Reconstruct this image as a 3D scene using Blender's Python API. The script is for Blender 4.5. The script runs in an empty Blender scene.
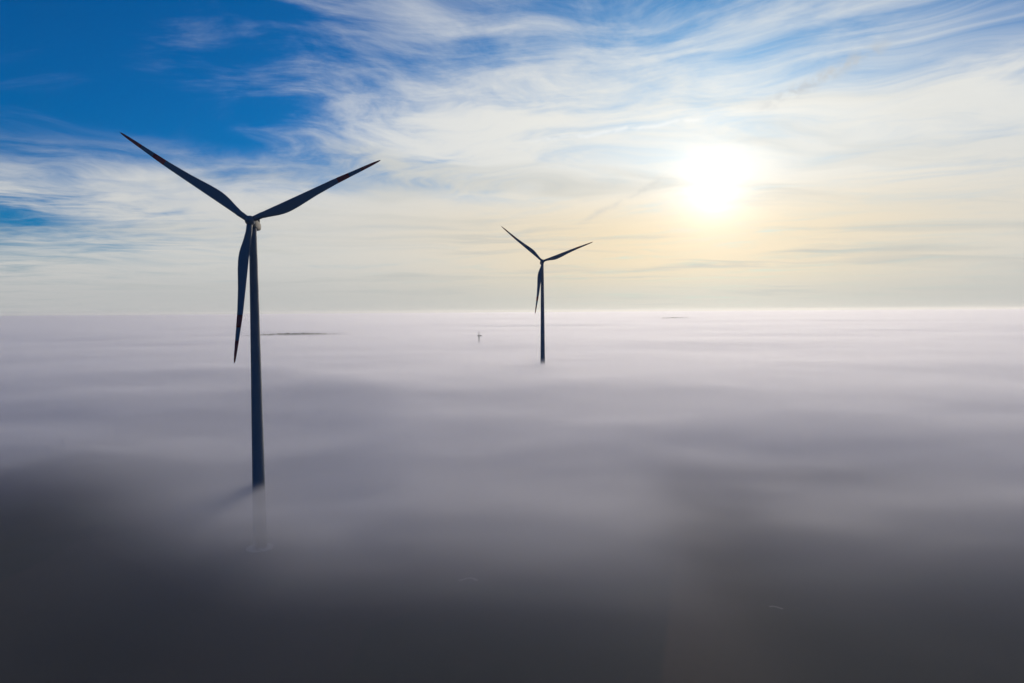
import bpy, bmesh, math, random
import numpy as np
from mathutils import Vector, Matrix
R = math.radians
random.seed(4)
sc = bpy.context.scene
COL = sc.collection

# ------------------------------------------------------------------ render settings
sc.render.engine = 'CYCLES'
sc.view_settings.view_transform = 'Standard'
sc.view_settings.look = 'None'
sc.view_settings.exposure = 0.0
sc.view_settings.gamma = 1.0
cy = sc.cycles
cy.use_denoising = True
cy.use_adaptive_sampling = True
cy.adaptive_threshold = .025
cy.adaptive_min_samples = 32
cy.max_bounces = 8
cy.diffuse_bounces = 2
cy.volume_bounces = 3
cy.transparent_max_bounces = 96
cy.sample_clamp_indirect = 4.0

CAM_Z = 97.0
SUN_EL, SUN_AZ = R(9.6), R(16.4)          # azimuth to the right of the view (+Y), clockwise

# ------------------------------------------------------------------ helpers
def tag(o, label=None, cat=None, group=None, kind=None):
    if label: o['label'] = label
    if cat: o['category'] = cat
    if group: o['group'] = group
    if kind: o['kind'] = kind
    return o

def link(name, me, mat, parent=None):
    o = bpy.data.objects.new(name, me)
    COL.objects.link(o)
    if mat: me.materials.append(mat)
    if parent: o.parent = parent
    return o

def obj(name, bm, mat, parent=None, smooth=True):
    me = bpy.data.meshes.new(name)
    bmesh.ops.recalc_face_normals(bm, faces=bm.faces)
    bm.to_mesh(me); bm.free()
    if smooth: me.polygons.foreach_set('use_smooth', [True]*len(me.polygons))
    me.update()
    return link(name, me, mat, parent)

class NT:
    """tiny helper to write node maths as expressions"""
    def __init__(s, tree): s.t = tree; s.n = tree.nodes; s.l = tree.links
    def set(s, sock, v):
        if isinstance(v, bpy.types.NodeSocket): s.l.new(v, sock)
        elif isinstance(v, (tuple, list)) and len(v) == 3 and sock.type == 'RGBA': sock.default_value = (*v, 1)
        else: sock.default_value = v
    def m(s, op, *a, clamp=False):
        n = s.n.new('ShaderNodeMath'); n.operation = op; n.use_clamp = clamp
        for i, v in enumerate(a): s.set(n.inputs[i], v)
        return n.outputs[0]
    def add(s, *a):
        r = a[0]
        for b in a[1:]: r = s.m('ADD', r, b)
        return r
    def mul(s, *a):
        r = a[0]
        for b in a[1:]: r = s.m('MULTIPLY', r, b)
        return r
    def sub(s, a, b): return s.m('SUBTRACT', a, b)
    def gauss(s, x, c, w):
        d = s.m('DIVIDE', s.sub(x, c), w)
        return s.m('EXPONENT', s.mul(d, d, -1.0))
    def ss(s, x, a, b, lo=0.0, hi=1.0):
        n = s.n.new('ShaderNodeMapRange'); n.interpolation_type = 'SMOOTHSTEP'
        s.set(n.inputs[0], x)
        if a > b: a, b, lo, hi = b, a, hi, lo
        for i, v in enumerate((a, b, lo, hi)): s.set(n.inputs[i+1], v)
        return n.outputs[0]
    def vec(s, x, y, z):
        n = s.n.new('ShaderNodeCombineXYZ')
        for i, v in enumerate((x, y, z)): s.set(n.inputs[i], v)
        return n.outputs[0]
    def mix(s, f, a, b):
        n = s.n.new('ShaderNodeMix'); n.data_type = 'RGBA'; n.clamp_factor = True
        s.set(n.inputs['Factor'], f); s.set(n.inputs[6], a); s.set(n.inputs[7], b)
        return n.outputs[2]
    def blend(s, mode, f, a, b):
        n = s.n.new('ShaderNodeMix'); n.data_type = 'RGBA'; n.blend_type = mode
        s.set(n.inputs['Factor'], f); s.set(n.inputs[6], a); s.set(n.inputs[7], b)
        return n.outputs[2]
    def noise(s, v, scale, detail=4, rough=.5, dist=0.0, lac=2.0):
        n = s.n.new('ShaderNodeTexNoise')
        s.set(n.inputs['Vector'], v); n.inputs['Scale'].default_value = scale
        n.inputs['Detail'].default_value = detail; n.inputs['Roughness'].default_value = rough
        n.inputs['Distortion'].default_value = dist; n.inputs['Lacunarity'].default_value = lac
        return n.outputs[0]

def paint(name, col, rough=.5, var=.06, scale=.6, extra=None):
    m = bpy.data.materials.new(name); m.use_nodes = True
    t = NT(m.node_tree); b = t.n['Principled BSDF']
    tc = t.n.new('ShaderNodeTexCoord')
    f = t.noise(tc.outputs['Object'], scale, 5, .6)
    c = t.mix(f, tuple(v*(1-var*2) for v in col), tuple(min(1, v*(1+var)) for v in col))
    if extra: c = extra(t, tc, c)
    t.set(b.inputs['Base Color'], c)
    t.set(b.inputs['Roughness'], t.ss(f, .3, .7, rough-.08, rough+.08))
    return m

# ------------------------------------------------------------------ world : clear deep sky, cirrus veil, sun behind thin cloud
w = bpy.data.worlds.new('World'); sc.world = w; w.use_nodes = True
t = NT(w.node_tree)
bg = t.n['Background']; bg.inputs['Strength'].default_value = 0.1
sky = t.n.new('ShaderNodeTexSky'); sky.sky_type = 'NISHITA'; sky.sun_disc = False
sky.sun_elevation = SUN_EL; sky.sun_rotation = SUN_AZ
sky.air_density = 1.0; sky.dust_density = .6; sky.ozone_density = 3.0; sky.altitude = 100
tc = t.n.new('ShaderNodeTexCoord')
sep = t.n.new('ShaderNodeSeparateXYZ'); t.l.new(tc.outputs['Generated'], sep.inputs[0])
X, Y, Z = sep.outputs
az = t.mul(t.m('ARCTAN2', X, Y), 57.2958)                 # degrees right of +Y
el = t.mul(t.m('ARCSINE', Z), 57.2958)
# angle from the sun
sd = (math.sin(SUN_AZ)*math.cos(SUN_EL), math.cos(SUN_AZ)*math.cos(SUN_EL), math.sin(SUN_EL))
dot = t.n.new('ShaderNodeVectorMath'); dot.operation = 'DOT_PRODUCT'
t.l.new(tc.outputs['Generated'], dot.inputs[0]); dot.inputs[1].default_value = sd
th = t.mul(t.m('ARCCOSINE', t.m('MINIMUM', dot.outputs['Value'], .999999)), 57.2958)
# cloud deck seen in perspective
zz = t.m('MAXIMUM', t.add(Z, .06), .03)
U = t.m('DIVIDE', X, zz); V = t.m('DIVIDE', Y, zz)
warp = t.noise(t.vec(U, V, 1.3), .45, 3, .5)
warp2 = t.noise(t.vec(U, V, 7.7), .45, 3, .5)
U2 = t.add(U, t.mul(t.sub(warp, .5), 2.2)); V2 = t.add(V, t.mul(t.sub(warp2, .5), 2.2))
def rotuv(a, sx, sy, z):
    ca, sa = math.cos(R(a)), math.sin(R(a))
    return t.vec(t.mul(t.add(t.mul(U2, ca), t.mul(V2, sa)), sx), t.mul(t.add(t.mul(U2, -sa), t.mul(V2, ca)), sy), z)
streak = t.noise(rotuv(150, .42, 2.3, 3.0), 1.0, 10, .64, .1)        # long cirrus fibres
streak2 = t.noise(rotuv(14, .7, 2.8, 9.0), 1.2, 9, .62, .3)
puff = t.noise(t.vec(U2, V2, 4.4), 1.6, 10, .66)
big = t.noise(t.vec(U, V, 2.2), .55, 3, .5)
wl = t.ss(az, -22, -6)
fine = t.noise(rotuv(154, 1.0, 4.6, 12.0), 1.0, 10, .68, .15)
fine2 = t.noise(rotuv(8, 1.1, 4.6, 15.0), 1.0, 10, .66, .15)
fib = t.add(t.mul(t.add(t.mul(streak, .6), t.mul(fine, .4)), wl), t.mul(t.add(t.mul(streak2, .6), t.mul(fine2, .4)), t.sub(1.0, wl)))
tex = t.add(t.mul(fib, .6), t.mul(puff, .4))
n0 = t.mul(t.sub(tex, .5), 5.2)
nb = t.mul(t.sub(big, .5), 1.6)
# coverage of the veil over the sky
azn = t.add(az, t.mul(t.sub(el, 19.0), .6), t.mul(t.sub(warp, .5), 16), t.mul(t.sub(puff, .5), 6), t.mul(t.sub(fib, .5), 12))
eln = t.add(el, t.mul(t.sub(warp2, .5), 7), t.mul(t.sub(fib, .5), 7))
cov_r = t.mul(t.ss(azn, -27, -1), t.ss(eln, 25, 11.0, .32, .98), t.ss(el, 30, 48, 1, .15))
cov_l = t.mul(t.ss(eln, 14.2, 7.0), t.ss(az, -45, -20, .8, 1))
cov = t.m('MAXIMUM', cov_r, cov_l)
cov = t.sub(cov, t.mul(t.gauss(az, -40, 11), t.gauss(t.add(el, t.mul(t.sub(fib, .5), 4), t.mul(t.sub(warp2, .5), 3)), 6.1, 1.5), .8))
cov = t.add(cov, t.mul(t.gauss(az, -9, 5), t.gauss(el, 11, 2.5), .25))
cov = t.sub(cov, t.mul(t.gauss(az, 40, 10), t.gauss(el, 22, 4), .3))
cov = t.mul(cov, t.ss(t.m('ABSOLUTE', az), 60, 120, 1.0, .25))
dens = t.add(cov, t.mul(n0, t.ss(cov, 0, .3, .14, .62), t.ss(cov, .75, 1.05, 1, .45)), t.mul(nb, .14),
              t.mul(t.ss(t.add(t.mul(fine2, .35), t.mul(streak2, .65)), .46, .72), t.ss(cov, .5, .0), .2))   # faint wisps in the open blue
dens = t.ss(dens, .03, 1.05)
# clear sky, deep blue
clear = t.blend('MULTIPLY', 1.0, sky.outputs[0], (.015, .46, .93))
# veil colour: grey-white, warmer low under the sun, greyer streaks low down
low = t.ss(el, 9, 1.5)
near = t.gauss(az, 14, 26)
shade = t.noise(t.vec(t.mul(U2, .33), t.mul(V2, 1.15), 5.0), 1.0, 6, .55)
shade_s = t.mul(t.ss(shade, .47, .66), t.ss(big, .35, .65, .25, 1.0))
veil = t.mix(t.ss(th, 8, 42), (7.9, 7.9, 7.5), (6.4, 6.7, 7.0))
veil = t.mix(t.mul(t.ss(el, 12, 6), near), veil, (8.2, 6.8, 4.6))
veil = t.mix(t.mul(t.ss(el, 16, 3), t.sub(1.0, near), .8), veil, (5.9, 5.9, 5.6))
veil = t.mix(t.mul(shade_s, t.ss(el, 20, 8), .72), veil, (4.9, 5.1, 4.9))
veil = t.mix(t.mul(t.ss(tex, .53, .38), t.ss(el, 7, 14), t.ss(th, 7, 22), .6), veil, (4.6, 5.6, 6.7))          # blue between the fibres
veil = t.mix(t.ss(el, 3.0, .3, 0, .75), veil, (5.7, 5.8, 5.5))
col = t.mix(dens, clear, veil)
# old condensation trails: one bright, two seen as darker smudges
def trail(p0, p1, w_, soft):
    A = [(math.degrees(math.atan((px-512)/683)), math.degrees(math.atan((312-py)/math.hypot(683, px-512)))) for px, py in (p0, p1)]
    (a0, e0), (a1, e1) = A
    L = math.hypot(a1-a0, e1-e0); ux, uy = (a1-a0)/L, (e1-e0)/L
    da, de = t.sub(az, a0), t.sub(el, e0)
    wob = t.mul(t.sub(t.noise(t.vec(az, el, 1.0), .35, 5, .6), .5), .9)
    s_ = t.add(t.mul(da, ux), t.mul(de, uy)); d_ = t.add(t.mul(da, -uy), t.mul(de, ux), wob)
    brk = t.ss(t.noise(t.vec(az, el, 5.0), 1.1, 4, .6), .35, .6)
    return t.mul(t.gauss(d_, 0.0, w_), t.ss(s_, -soft, soft), t.ss(s_, L+soft, L-soft), brk)
col = t.mix(t.mul(trail((540, 143), (705, 121), .17, 2.0), .6), col, (8.6, 8.8, 8.8))
col = t.mix(t.mul(trail((765, 112), (880, 52), .45, 1.5), .7), col, (4.9, 5.2, 5.5))
col = t.mix(t.mul(trail((585, 222), (668, 180), .26, 1.2), .4), col, (5.2, 5.2, 5.0))
# hazy band along the horizon all round
col = t.mix(t.mul(t.ss(el, 5.0, .5), .75), col, t.mix(near, (4.6, 4.7, 4.8), (6.1, 6.0, 5.3)))
# aureole of the sun shining through the veil
core = t.mul(t.m('EXPONENT', t.mul(t.m('POWER', t.m('DIVIDE', th, 1.9), 1.4), -1.0)), 5.0)
au = t.mul(t.m('EXPONENT', t.m('DIVIDE', th, -6.0)), 4.0)
au = t.add(core, t.mul(au, t.sub(t.ss(tex, .35, .65, .85, 1.15), t.mul(shade_s, .4))))
glow = t.vec(au, t.mul(au, .96), t.mul(au, .86))
col = t.blend('ADD', 1.0, col, glow)
# the half of the sky behind the viewer and overhead stays a plain deep blue
t.l.new(col, bg.inputs['Color'])

# ------------------------------------------------------------------ sun
sl = bpy.data.lights.new('sun', 'SUN'); sl.energy = 3.1; sl.angle = R(40); sl.color = (1, .86, .66)
so = bpy.data.objects.new('sun', sl); COL.objects.link(so)
so.rotation_euler = Vector(sd).to_track_quat('Z', 'Y').to_euler()
so.location = (200, 600, 400)

# ------------------------------------------------------------------ camera
cd = bpy.data.cameras.new('camera'); cam = bpy.data.objects.new('camera', cd); COL.objects.link(cam)
cd.sensor_width = 36; cd.lens = 36*683/1024; cd.clip_start = 1; cd.clip_end = 200000
fwd = Vector((0, math.cos(R(2.5)), -math.sin(R(2.5))))
q = (-fwd).to_track_quat('Z', 'Y')
cam.rotation_mode = 'QUATERNION'
cam.rotation_quaternion = q @ Matrix.Rotation(R(-.38), 3, 'Z').to_quaternion()
cam.location = (0, 0, CAM_Z)
sc.camera = cam

# ------------------------------------------------------------------ terrain and fog surfaces
def vnoise(x, y, seed):
    """smooth value noise, vectorised"""
    xi = np.floor(x).astype(np.int64); yi = np.floor(y).astype(np.int64)
    fx = x-xi; fy = y-yi
    fx = fx*fx*fx*(fx*(fx*6-15)+10); fy = fy*fy*fy*(fy*(fy*6-15)+10)
    def h(a, b):
        n = (a*374761393 + b*668265263 + seed*1442695041) & 0xffffffff
        n = ((n ^ (n >> 13))*1274126177) & 0xffffffff
        return ((n ^ (n >> 16)) & 0xffff)/65535.0
    a = h(xi, yi); b = h(xi+1, yi); c = h(xi, yi+1); d = h(xi+1, yi+1)
    return (a*(1-fx)+b*fx)*(1-fy) + (c*(1-fx)+d*fx)*fy - .5
def fbm(x, y, seed, octs=3, gain=.45):
    r = 0; a = 1
    for k in range(octs):
        r = r + a*vnoise(x*2**k+17.3*k, y*2**k-9.1*k, seed+k); a *= gain
    return r
def sstep(v, a, b):
    u = np.clip((v-a)/(b-a), 0, 1); return u*u*(3-2*u)

def ground_z(x, y):
    r = np.hypot(x, y)
    return 16*sstep(r, 320, 700) + fbm(x/420, y/420, 3, 3)*5*sstep(r, 330, 600)

NA = 480
def rings(r0, r1, q):
    rr = [r0]
    while rr[-1] < r1: rr.append(rr[-1]*q)
    return np.array(rr)
RR = rings(12.0, 70000.0, 1.028)
ANG = np.linspace(0, 2*math.pi, NA, endpoint=False)

def polar_sheet(zf, flip=False, base=0):
    rr, aa = np.meshgrid(RR, ANG, indexing='ij')
    x = rr*np.cos(aa); y = rr*np.sin(aa)
    x = np.concatenate([[0.], x.ravel()]); y = np.concatenate([[0.], y.ravel()])
    z = zf(x, y)
    v = np.stack([x, y, z], 1)
    i = np.arange(len(RR)-1)[:, None]*NA; j = np.arange(NA)[None, :]; j2 = (j+1) % NA
    a = 1+i+j; b = 1+i+j2; c = 1+i+NA+j2; d = 1+i+NA+j
    qd = np.stack([a, d, c, b], -1).reshape(-1, 4)
    tr = np.stack([np.zeros(NA, int), 1+np.arange(NA), 1+(np.arange(NA)+1) % NA], 1)
    if flip: qd = qd[:, ::-1]; tr = tr[:, ::-1]
    return v, qd+base, tr+base

def mesh_np(name, v, quads, tris=None):
    me = bpy.data.meshes.new(name)
    loops = [quads.ravel()]; starts = [np.arange(len(quads))*4]; tot = [np.full(len(quads), 4)]
    if tris is not None:
        loops.append(tris.ravel()); starts.append(len(quads)*4+np.arange(len(tris))*3); tot.append(np.full(len(tris), 3))
    loops = np.concatenate(loops).astype(np.int32); starts = np.concatenate(starts).astype(np.int32)
    me.vertices.add(len(v)); me.vertices.foreach_set('co', v.astype(np.float32).ravel())
    me.loops.add(len(loops)); me.loops.foreach_set('vertex_index', loops)
    me.polygons.add(len(starts)); me.polygons.foreach_set('loop_start', starts)
    me.update(calc_edges=True); me.validate()
    me.polygons.foreach_set('use_smooth', [True]*len(me.polygons))
    return me

def closed(name, top, bottom):
    """volume body between two surfaces; bottom is a function or a number"""
    v1, q1, t1 = polar_sheet(top)
    n = len(v1)
    bf = bottom if callable(bottom) else (lambda x, y: np.full_like(x, bottom))
    v2, q2, t2 = polar_sheet(bf, True, n)
    o = 1+(len(RR)-1)*NA; j = np.arange(NA); j2 = (j+1) % NA
    side = np.stack([o+j, n+o+j, n+o+j2, o+j2], 1)
    return mesh_np(name, np.concatenate([v1, v2]), np.concatenate([q1, q2, side]), np.concatenate([t1, t2]))

def vol_mat(name, dens, col, aniso):
    m = bpy.data.materials.new(name); m.use_nodes = True
    n = m.node_tree.nodes; n.remove(n['Principled BSDF'])
    p = n.new('ShaderNodeVolumePrincipled')
    p.inputs['Color'].default_value = (*col, 1); p.inputs['Density'].default_value = dens
    p.inputs['Anisotropy'].default_value = aniso
    m.node_tree.links.new(p.outputs[0], n['Material Output'].inputs['Volume'])
    m.cycles.homogeneous_volume = True
    return m

# ground : dark wet fields
def ground_mat():
    m = bpy.data.materials.new('winter_fields'); m.use_nodes = True
    t = NT(m.node_tree); b = t.n['Principled BSDF']; b.inputs['Roughness'].default_value = .95
    tc = t.n.new('ShaderNodeTexCoord'); P = tc.outputs['Object']
    vo = t.n.new('ShaderNodeTexVoronoi'); vo.distance = 'CHEBYCHEV'
    t.set(vo.inputs['Vector'], P); vo.inputs['Scale'].default_value = 1/130
    sp = t.n.new('ShaderNodeSeparateXYZ'); t.l.new(vo.outputs['Color'], sp.inputs[0])
    c = t.mix(t.ss(sp.outputs[0], .35, .65), (.015, .024, .015), (.032, .028, .020))
    c = t.mix(t.mul(sp.outputs[1], .5), c, (.022, .030, .018))
    c = t.mix(t.ss(t.noise(P, .05, 6, .6), .35, .7, 0, .6), c, (.030, .030, .018))
    # bare brown soil strip with a straight ploughed edge on its left
    sp2 = t.n.new('ShaderNodeSeparateXYZ'); t.l.new(P, sp2.inputs[0])
    e = t.sub(sp2.outputs[0], t.add(-10.6, t.mul(sp2.outputs[1], .274), t.mul(t.noise(P, .08, 4), 3.0)))
    k = t.mul(t.ss(e, -1.5, 1.5), t.ss(e, 48, 6), t.ss(sp2.outputs[1], 140, 175), t.ss(sp2.outputs[1], 320, 285))
    soil = t.mix(t.noise(P, .35, 5, .6), (.055, .036, .017), (.09, .06, .03))
    c = t.mix(k, c, soil)
    t.set(b.inputs['Base Color'], c)
    return m
v, qd, tr = polar_sheet(ground_z)
tag(link('ground', mesh_np('ground', v, qd, tr), ground_mat()), kind='structure')

# fog : several thin bodies of even density one inside the other, each with its own rolling top
def base_top(x, y):
    r = np.hypot(x, y)
    rn = r + fbm(x/230, y/150, 77, 2)*60*sstep(r, 290, 380)
    m = sstep(x/np.maximum(r, 1), -.36, -.12)
    u = np.clip((rn-(270-100*m))/(480-130*m), 0, 1)
    h = 27.0 + 15.0*(.7*u + .3*u*u*(3-2*u))
    h = h + fbm(x/900, y/600, 31, 3)*6*sstep(r, 900, 2500)
    return h
def dip(x, y, cx, cy, rx, ry, a):
    return a*np.exp(-((x-cx)/rx)**2-((y-cy)/ry)**2)
def near_r(x, y):
    # the fog thins out into a hollow in front of the turbines
    return np.hypot(x, y) - np.minimum(150, np.maximum(0, -x-60)) - np.minimum(120, .5*np.maximum(0, x-60)) \
        - 36*np.exp(-((x+280)/165)**2-((y-250)/125)**2) + 26*np.exp(-((x-15)/60)**2-((y-215)/70)**2) + 34*np.exp(-((x+95)/55)**2-((y-272)/50)**2)
def lid_top(x, y):
    h = base_top(x, y) + fbm(x/150, y/100, 11, 4, .48)*3.0
    r = np.hypot(x+105, y-279)
    return h*(1-np.exp(-(r/40)**2)) + base_top(x, y)*np.exp(-(r/40)**2)
def layer(seed, off, amp, sc_, r0, r1, lift):
    def f(x, y):
        h = base_top(x, y) + off + fbm(x/sc_, y/(sc_*.75), seed, 3, .35)*amp
        h = h - dip(x, y, 122, 280, 55, 26, 11) - dip(x, y, 72, 245, 30, 60, 6)
        g = ground_z(x, y)
        return np.maximum(g + (h-g)*sstep(near_r(x, y), r0, r1)*(1-.6*dip(x, y, 74, 238, 22, 55, 1.0)), g) + lift
    return f
FOGC = (.89, .90, .985)
def fog(name, me, dens, col=FOGC, g=.47):
    return tag(link(name, me, vol_mat(name, dens, col, g)), kind='stuff')
def lid_base(x, y):
    k = 1 - np.minimum(.85, dip(x, y, 122, 276, 50, 24, .85) + dip(x, y, 72, 240, 24, 60, .9))
    return lid_top(x, y)-.1-2.5*sstep(near_r(x, y), 155, 290)*k
def lid(off):
    return lambda x, y: lid_top(x, y) + off*(.04+.96*sstep(near_r(x, y), 150, 285))
def lid_low(k):
    return lambda x, y: np.minimum(lid_base(x, y)-1.4*sstep(near_r(x, y), 150, 285), lid(-1.2)(x, y)-.06) - .05*k
for k, (off, d) in enumerate(((1.3, .010), (0.0, .022), (-1.2, .034))):
    fog('fog_lid', closed('fog_lid', lid(off), lid_low(k)), d)
for k, (off, amp, s_, d, r0, r1) in enumerate([(6.5, 5, 300, .0045, 200, 400), (0.5, 6, 300, .0045, 90, 355),
                                       (-4, 9, 380, .006, 148, 400), (-9, 12, 260, .008, 205, 450)]):
    fog('fog_bank', closed('fog_bank', layer(60+7*k, off, amp, s_, r0, r1, .1+.25*k), -60.0-2*k), d)

# the clear winter air over it all
def air():
    bm = bmesh.new(); bmesh.ops.create_cube(bm, size=1)
    for v in bm.verts:
        v.co = Vector((v.co.x*150000, v.co.y*150000, -70 if v.co.z < 0 else 230))
    o = obj('haze', bm, vol_mat('haze', 9e-6, (.95, .95, .97), .5), smooth=False)
    return tag(o, kind='stuff')
air()

# ------------------------------------------------------------------ wind turbines
def band_extra(t, tc, c):
    return c
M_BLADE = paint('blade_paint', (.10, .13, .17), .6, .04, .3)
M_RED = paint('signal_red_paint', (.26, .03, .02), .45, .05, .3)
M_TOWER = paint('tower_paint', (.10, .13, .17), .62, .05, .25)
M_NAC = paint('nacelle_paint', (.24, .23, .205), .85, .04, .5)
M_CONC = paint('foundation_concrete', (.34, .33, .31), .9, .15, .8)
M_DARK = paint('dark_steel', (.08, .085, .09), .6, .1, 1)

def airfoil(chord, thick, n=9):
    """points (x along chord, y thickness), blunt round at root when thick ~ chord"""
    pts = []
    for i in range(2*n):
        a = math.pi*i/n
        x = .5+.5*math.cos(a)                      # 1 -> 0 -> 1
        s = math.sin(a)
        k = min(1, max(0, (thick/chord-.25)/.6))   # blend to circle
        prof = 2.6*(.2969*math.sqrt(max(x, 0))-.126*x-.3516*x*x+.2843*x**3-.1036*x**4)/.26
        y = (abs(s)*k + (1-k)*prof*.5)*(1 if s >= 0 else -1)
        pts.append((x*chord, y*thick*.5))
    return pts

def loft(bm, secs, cap=True):
    rows = [[bm.verts.new(p) for p in s] for s in secs]
    n = len(rows[0])
    for a, b in zip(rows, rows[1:]):
        for i in range(n): bm.faces.new((a[i], a[(i+1) % n], b[(i+1) % n], b[i]))
    if cap:
        bm.faces.new(rows[0]); bm.faces.new(rows[-1][::-1])
    return rows

RB = 57.4
CH = [(1.2, 2.3, 2.3), (3, 2.3, 2.3), (5, 2.5, 2.1), (7, 2.85, 1.7), (9, 3.35, 1.4), (11, 3.85, 1.2), (13, 4.2, 1.05), (15, 4.35, .97), (17, 4.3, .88), (20, 4.05, .78), (24, 3.55, .65), (28, 3.05, .55),
      (36, 2.4, .38), (44, 1.8, .25), (50, 1.35, .17), (54, 1.0, .11), (56.4, .6, .06), (57.3, .2, .03)]
def chord_at(r):
    for (r0, c0, t0), (r1, c1, t1) in zip(CH, CH[1:]):
        if r <= r1:
            f = max(0, (r-r0)/(r1-r0)); return c0+(c1-c0)*f, t0+(t1-t0)*f
    return CH[-1][1:]
def blade_bm(r0, r1, grow=0.0, bend=1.0):
    rs = sorted(set([r0, r1] + [c[0] for c in CH if r0 < c[0] < r1] + [r for r in np.arange(6, 57, 3.) if r0 < r < r1]))
    secs = []
    for r in rs:
        c, th_ = chord_at(r)
        c += grow*2; th_ += grow*2
        lead = min(1.15, .5*c) if r > 5 else c/2
        tw = R(14*max(0, 1-r/45)+2) * min(1, max(0, (r-3)/6))
        ca, sa = math.cos(tw), math.sin(tw)
        pre = -1.6*(r/RB)**2.2*bend             # tip bent forward (local -Y is up-wind)
        s = []
        for x, y in airfoil(c, th_):
            u = x-lead; s.append((u*ca-y*sa, pre+u*sa+y*ca, r))
        secs.append(s)
    bm = bmesh.new(); loft(bm, secs); return bm

# blade is built along +Z, chord along X: leading edge at -X, trailing edge at +X
me_blade = bpy.data.meshes.new('blade')
def ring_sec(rad, z, n=40, cx=0, cy_=0): return [(cx+rad*math.cos(2*math.pi*i/n), cy_+rad*math.sin(2*math.pi*i/n), z) for i in range(n)]

def make_turbine(x, y, gz, hubz, yaw, phase, label, foundation=True):
    """yaw turns the rotor about Z; rotor faces local -Y, tilted up 5 degrees"""
    root = bpy.data.objects.new('wind_turbine', None); COL.objects.link(root)
    root.location = (x, y, gz); root.rotation_euler = (0, 0, yaw)
    root.empty_display_size = 5
    tag(root, label, 'wind turbine', 'wind turbines rising out of the fog')
    H = hubz-gz
    top = H-2.1
    # tower: slightly tapered steel tube with flange rings
    bm = bmesh.new()
    zs = [0, 20, 40, 60, 80, 100, top]
    def rad(z): return 2.75+(1.48-2.75)*(z/top)**.95
    loft(bm, [ring_sec(rad(z), z) for z in np.linspace(0, top, 15)])
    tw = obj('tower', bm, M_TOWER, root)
    for z in (24, 52, 80, 106):
        if z < top-4:
            bm = bmesh.new()
            loft(bm, [ring_sec(rad(z)+.003, z-.12), ring_sec(rad(z)+.07, z-.1), ring_sec(rad(z)+.07, z+.1), ring_sec(rad(z)+.003, z+.12)])
            obj('flange_ring', bm, M_TOWER, tw)
    # door with steps
    bm = bmesh.new()
    for v in bmesh.ops.create_cube(bm, size=1)['verts']:
        v.co = Vector((v.co.x*.95, -2.78+v.co.y*.12, 2.9+v.co.z*2.2))
    obj('door', bm, M_DARK, root, False)
    bm = bmesh.new()
    for i in range(7):
        r = bmesh.ops.create_cube(bm, size=1)['verts']
        for v in r: v.co = Vector((v.co.x*1.1, -5.1+i*.32+v.co.y*.3, .42+i*.22+v.co.z*.05))
    for sx in (-.6, .6):
        r = bmesh.ops.create_cube(bm, size=1)['verts']
        for v in r: v.co = Vector((sx+v.co.x*.06, -4.1+v.co.y*2.4, (1.2+v.co.y*1.7)+v.co.z*.12))
    obj('stairs', bm, M_DARK, root, False)
    # round concrete foundation
    bm = bmesh.new()
    loft(bm, [ring_sec(5.4, -.5), ring_sec(5.4, .22), ring_sec(5.2, .3), ring_sec(3.6, .36), ring_sec(3.5, .36)])
    obj('foundation', bm, M_CONC, root, False)
    # nacelle: rounded body behind the rotor
    tilt = R(5)
    hub = Vector((0, -4.5*math.cos(tilt), H))
    piv = Matrix.Translation(hub) @ Matrix.Rotation(-tilt, 4, 'X')     # local -Y of this frame is the rotor axis
    bm = bmesh.new(); secs = []
    for yy, hw, hh, dz in [(1.7, 1.15, 1.2, -.05), (2.1, 1.55, 1.6, -.05), (3.2, 1.75, 1.85, -.1), (7, 1.8, 1.95, -.15), (10.8, 1.75, 1.85, -.1), (12.2, 1.6, 1.6, 0), (12.9, 1.2, 1.2, .1), (13.1, .6, .6, .1)]:
        s = []
        for i in range(28):
            a = 2*math.pi*i/28; ca, sa = math.cos(a), math.sin(a); e = .55
            s.append((hw*math.copysign(abs(ca)**e, ca), yy, dz+hh*math.copysign(abs(sa)**e, sa)))
        secs.append(s)
    loft(bm, secs); bm.transform(piv)
    nac = obj('nacelle', bm, M_NAC, root)
    # cooler frame and wind vane on the nacelle roof
    bm = bmesh.new()
    for (cx, cyy, cz, sx, sy, sz) in [(0, 11.4, 2.35, 2.6, .35, 1.1), (-1.2, 11.4, 2.0, .12, .5, 1.2), (1.2, 11.4, 2.0, .12, .5, 1.2)]:
        for v in bmesh.ops.create_cube(bm, size=1)['verts']: v.co = Vector((cx+v.co.x*sx, cyy+v.co.y*sy, cz+v.co.z*sz))
    bm.transform(piv); obj('cooler', bm, M_DARK, nac, False)
    bm = bmesh.new()
    for (cx, cyy, cz, sx, sy, sz) in [(.7, 9.2, 2.5, .07, .07, 1.6), (.7, 9.35, 3.25, .05, .7, .25)]:
        for v in bmesh.ops.create_cube(bm, size=1)['verts']: v.co = Vector((cx+v.co.x*sx, cyy+v.co.y*sy, cz+v.co.z*sz))
    bm.transform(piv); obj('wind_vane', bm, M_DARK, nac, False)
    # yaw collar
    bm = bmesh.new(); loft(bm, [ring_sec(1.62, top-.35), ring_sec(1.72, top-.25), ring_sec(1.72, top+.5), ring_sec(1.5, top+.9)])
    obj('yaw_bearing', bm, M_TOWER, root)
    # hub with rounded nose
    bm = bmesh.new(); secs = []
    for yy, r in [(1.75, 1.35), (1.3, 1.75), (.5, 1.95), (-.4, 1.95), (-1.2, 1.7), (-1.9, 1.25), (-2.4, .7), (-2.6, .25)]:
        secs.append([(r*math.cos(2*math.pi*i/36), yy, r*math.sin(2*math.pi*i/36)) for i in range(36)])
    loft(bm, secs); bm.transform(piv)
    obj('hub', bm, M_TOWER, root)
    cone = R(3)
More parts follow.
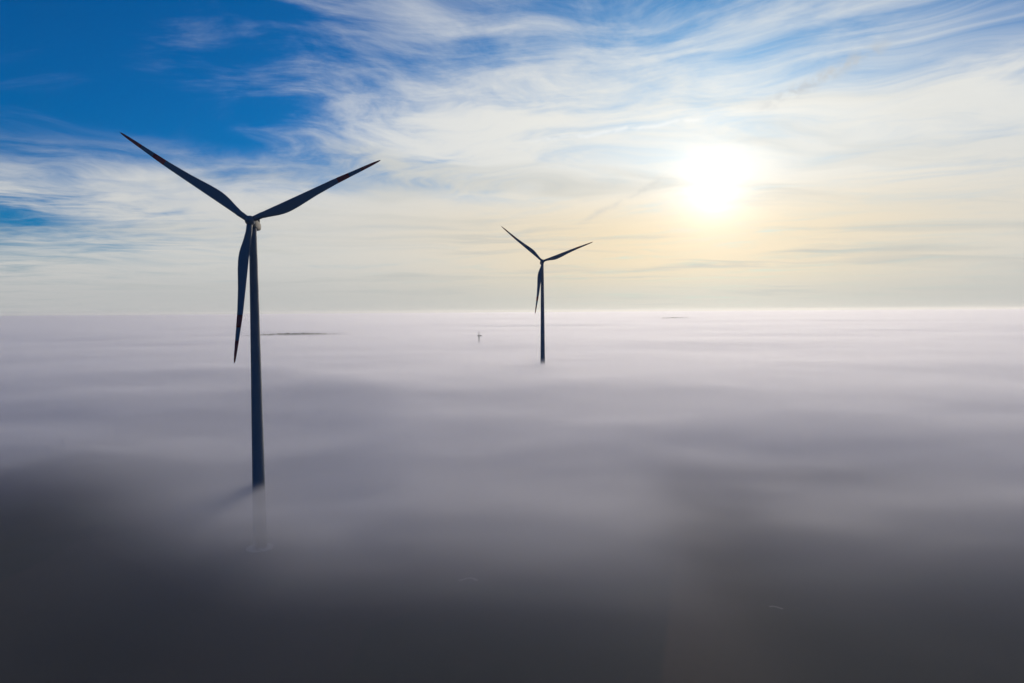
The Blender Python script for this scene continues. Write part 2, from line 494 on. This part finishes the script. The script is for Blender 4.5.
    for k in range(3):
        a = phase + k*2*math.pi/3                  # angle from +X, counter-clockwise seen from the front
        # local Z -> direction a in the rotor plane; trailing edge (+X) clockwise of it
        rot = Matrix.Rotation(math.pi/2-a, 4, 'Y')
        mtx = piv @ rot @ Matrix.Rotation(cone, 4, 'X')
        bm = blade_bm(1.2, 57.3); bm.transform(mtx)
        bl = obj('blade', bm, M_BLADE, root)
        for (b0, b1) in ((38.2, 43.2), (48.4, 57.0)):
            bm = blade_bm(b0, b1, .012); bm.transform(mtx)
            obj('red_band', bm, M_RED, bl)
    return root

T1 = make_turbine(-104.9, 279.0, 0.0, 133.65+.39, R(7.9), R(25.1),
    'large near wind turbine with a pale nacelle showing beside the top of its tower')
T2 = make_turbine(32.9, 733.0, 16.0, 149.9+.39, R(4.5), R(20.4),
    'smaller distant wind turbine near the middle, its slim tower cut off by bright fog')

# ------------------------------------------------------------------ far mast poking out of the fog
def strut(bm, a, b, r, n=6):
    a = Vector(a); b = Vector(b); d = (b-a).normalized()
    q_ = d.to_track_quat('Z', 'Y')
    rows = [[bm.verts.new(p + q_ @ Vector((r*math.cos(2*math.pi*i/n), r*math.sin(2*math.pi*i/n), 0))) for i in range(n)] for p in (a, b)]
    for i in range(n): bm.faces.new((rows[0][i], rows[0][(i+1) % n], rows[1][(i+1) % n], rows[1][i]))
    bm.faces.new(rows[0][::-1]); bm.faces.new(rows[1])
def mast(x, y, gz, top):
    root = bpy.data.objects.new('radio_mast', None); COL.objects.link(root); root.location = (x, y, gz)
    tag(root, 'tiny dark mast in the far fog, left of the smaller wind turbine', 'mast')
    H = top-gz
    bm = bmesh.new()
    w0, w1 = 1.5, .55
    lv = np.linspace(0, H-6, 16)
    cs = [(1, 1), (-1, 1), (-1, -1), (1, -1)]
    def p(c, z): k = w0+(w1-w0)*z/(H-6); return (c[0]*k, c[1]*k, z)
    for i in range(4):
        strut(bm, p(cs[i], 0), p(cs[i], H-6), .2)
        for a, b in zip(lv, lv[1:]):
            strut(bm, p(cs[i], a), p(cs[(i+1) % 4], b), .1); strut(bm, p(cs[i], b), p(cs[(i+1) % 4], b), .1)
    obj('lattice', bm, M_DARK, root, False)
    bm = bmesh.new(); strut(bm, (0, 0, H-6.5), (0, 0, H), .4)
    obj('aerial', bm, M_DARK, root, False)
    bm = bmesh.new()
    loft(bm, [ring_sec(1.6, H-9.6), ring_sec(1.7, H-9.4), ring_sec(1.7, H-9.2)])
    for k in range(3):
        a = 2*math.pi*k/3
        strut(bm, (1.65*math.cos(a), 1.65*math.sin(a), H-9.2), (1.65*math.cos(a), 1.65*math.sin(a), H-6.4), .22)
    obj('platform', bm, M_DARK, root, False)
    for sx, r, z in ((3.4, 1.25, H-7.6), (-2.3, .7, H-7.4)):
        bm = bmesh.new()
        strut(bm, (.3 if sx > 0 else -.3, 0, z), (sx, 0, z), .28)
        loft(bm, [[(sx+rr*math.cos(2*math.pi*i/20), yy, z+rr*math.sin(2*math.pi*i/20)) for i in range(20)] for yy, rr in ((-.5, r*.9), (-.4, r), (.3, r), (.6, r*.5))])
        obj('dish', bm, M_DARK, root, False)
mast(-58.5, 1210, 16, 62.5)

# ------------------------------------------------------------------ far woods, crowns just above the fog
def leaf_mat():
    m = bpy.data.materials.new('far_foliage'); m.use_nodes = True
    t = NT(m.node_tree); b = t.n['Principled BSDF']; b.inputs['Roughness'].default_value = .9
    tc = t.n.new('ShaderNodeTexCoord')
    t.set(b.inputs['Base Color'], t.mix(t.noise(tc.outputs['Object'], .15, 4, .6), (.035, .05, .025), (.09, .085, .05)))
    return m
M_LEAF = leaf_mat()
def wood(cx, cyy, gz, w_, d_, top, n, seed, even=.86):
    """a mass of tree crowns (leaf clumps) over trunks; reads as one dark line"""
    rnd = random.Random(seed); bm = bmesh.new()
    for i in range(n):
        u = rnd.uniform(-1, 1); x = cx+u*w_/2; y = cyy+rnd.uniform(-.5, .5)*d_
        h = (top-gz)*(1-.16*u*u)*rnd.uniform(even, 1.0)
        strut(bm, (x, y, gz-1), (x, y, gz+h*.7), .35, 5)
        for k in range(34):
            a = rnd.uniform(0, 6.28); zz_ = rnd.uniform(.42, 1.0); rr = 4.2*math.sqrt(max(.05, 1-((zz_-.66)/.36)**2))*rnd.uniform(.3, 1)
            c = Vector((x+rr*math.cos(a), y+rr*math.sin(a), gz+h*zz_))
            s = rnd.uniform(.8, 1.7)
            nrm = Vector((rnd.uniform(-1, 1), rnd.uniform(-1, 1), rnd.uniform(-.3, 1))).normalized()
            q_ = nrm.to_track_quat('Z', 'Y')
            vs = [bm.verts.new(c+q_ @ Vector((s*math.cos(j*1.2566), s*math.sin(j*1.2566), rnd.uniform(-.3, .3)))) for j in range(5)]
            bm.faces.new(vs)
    me = bpy.data.meshes.new('far_wood'); bm.to_mesh(me); bm.free()
    return tag(link('far_wood', me, M_LEAF), kind='stuff')
wood(1110, 4650, 20, 215, 60, 52, 80, 5)
wood(-560, 1790, 16, 290, 90, 44.2, 420, 6, .955)

# ------------------------------------------------------------------ bare soil field and pale track ends on the ground
def sheet(name, pts, z, mat):
    bm = bmesh.new(); vs = [bm.verts.new((x, y, z)) for x, y in pts]; bm.faces.new(vs)
    o = obj(name, bm, mat, smooth=False); return tag(o, kind='structure')
M_GRAVEL = paint('pale_gravel', (.22, .21, .19), .95, .15, .5)
def strip(pts, w_):
    L = []; Rr = []
    for i, (x, y) in enumerate(pts):
        a = pts[max(0, i-1)]; b = pts[min(len(pts)-1, i+1)]
        d = Vector((b[0]-a[0], b[1]-a[1])).normalized(); n = Vector((-d.y, d.x))*w_/2
        L.append((x+n.x, y+n.y)); Rr.append((x-n.x, y-n.y))
    return L+Rr[::-1]
sheet('path', strip([(-19.8, 243.0), (-18.4, 243.6), (-17, 245), (-15.6, 245.4), (-14.3, 244.4), (-13.2, 242.6)], 1.2), .03, M_GRAVEL)
sheet('path', strip([(83.6, 219.4), (85, 219.8), (86.2, 219.0), (87.3, 217.6)], .9), .03, M_GRAVEL)
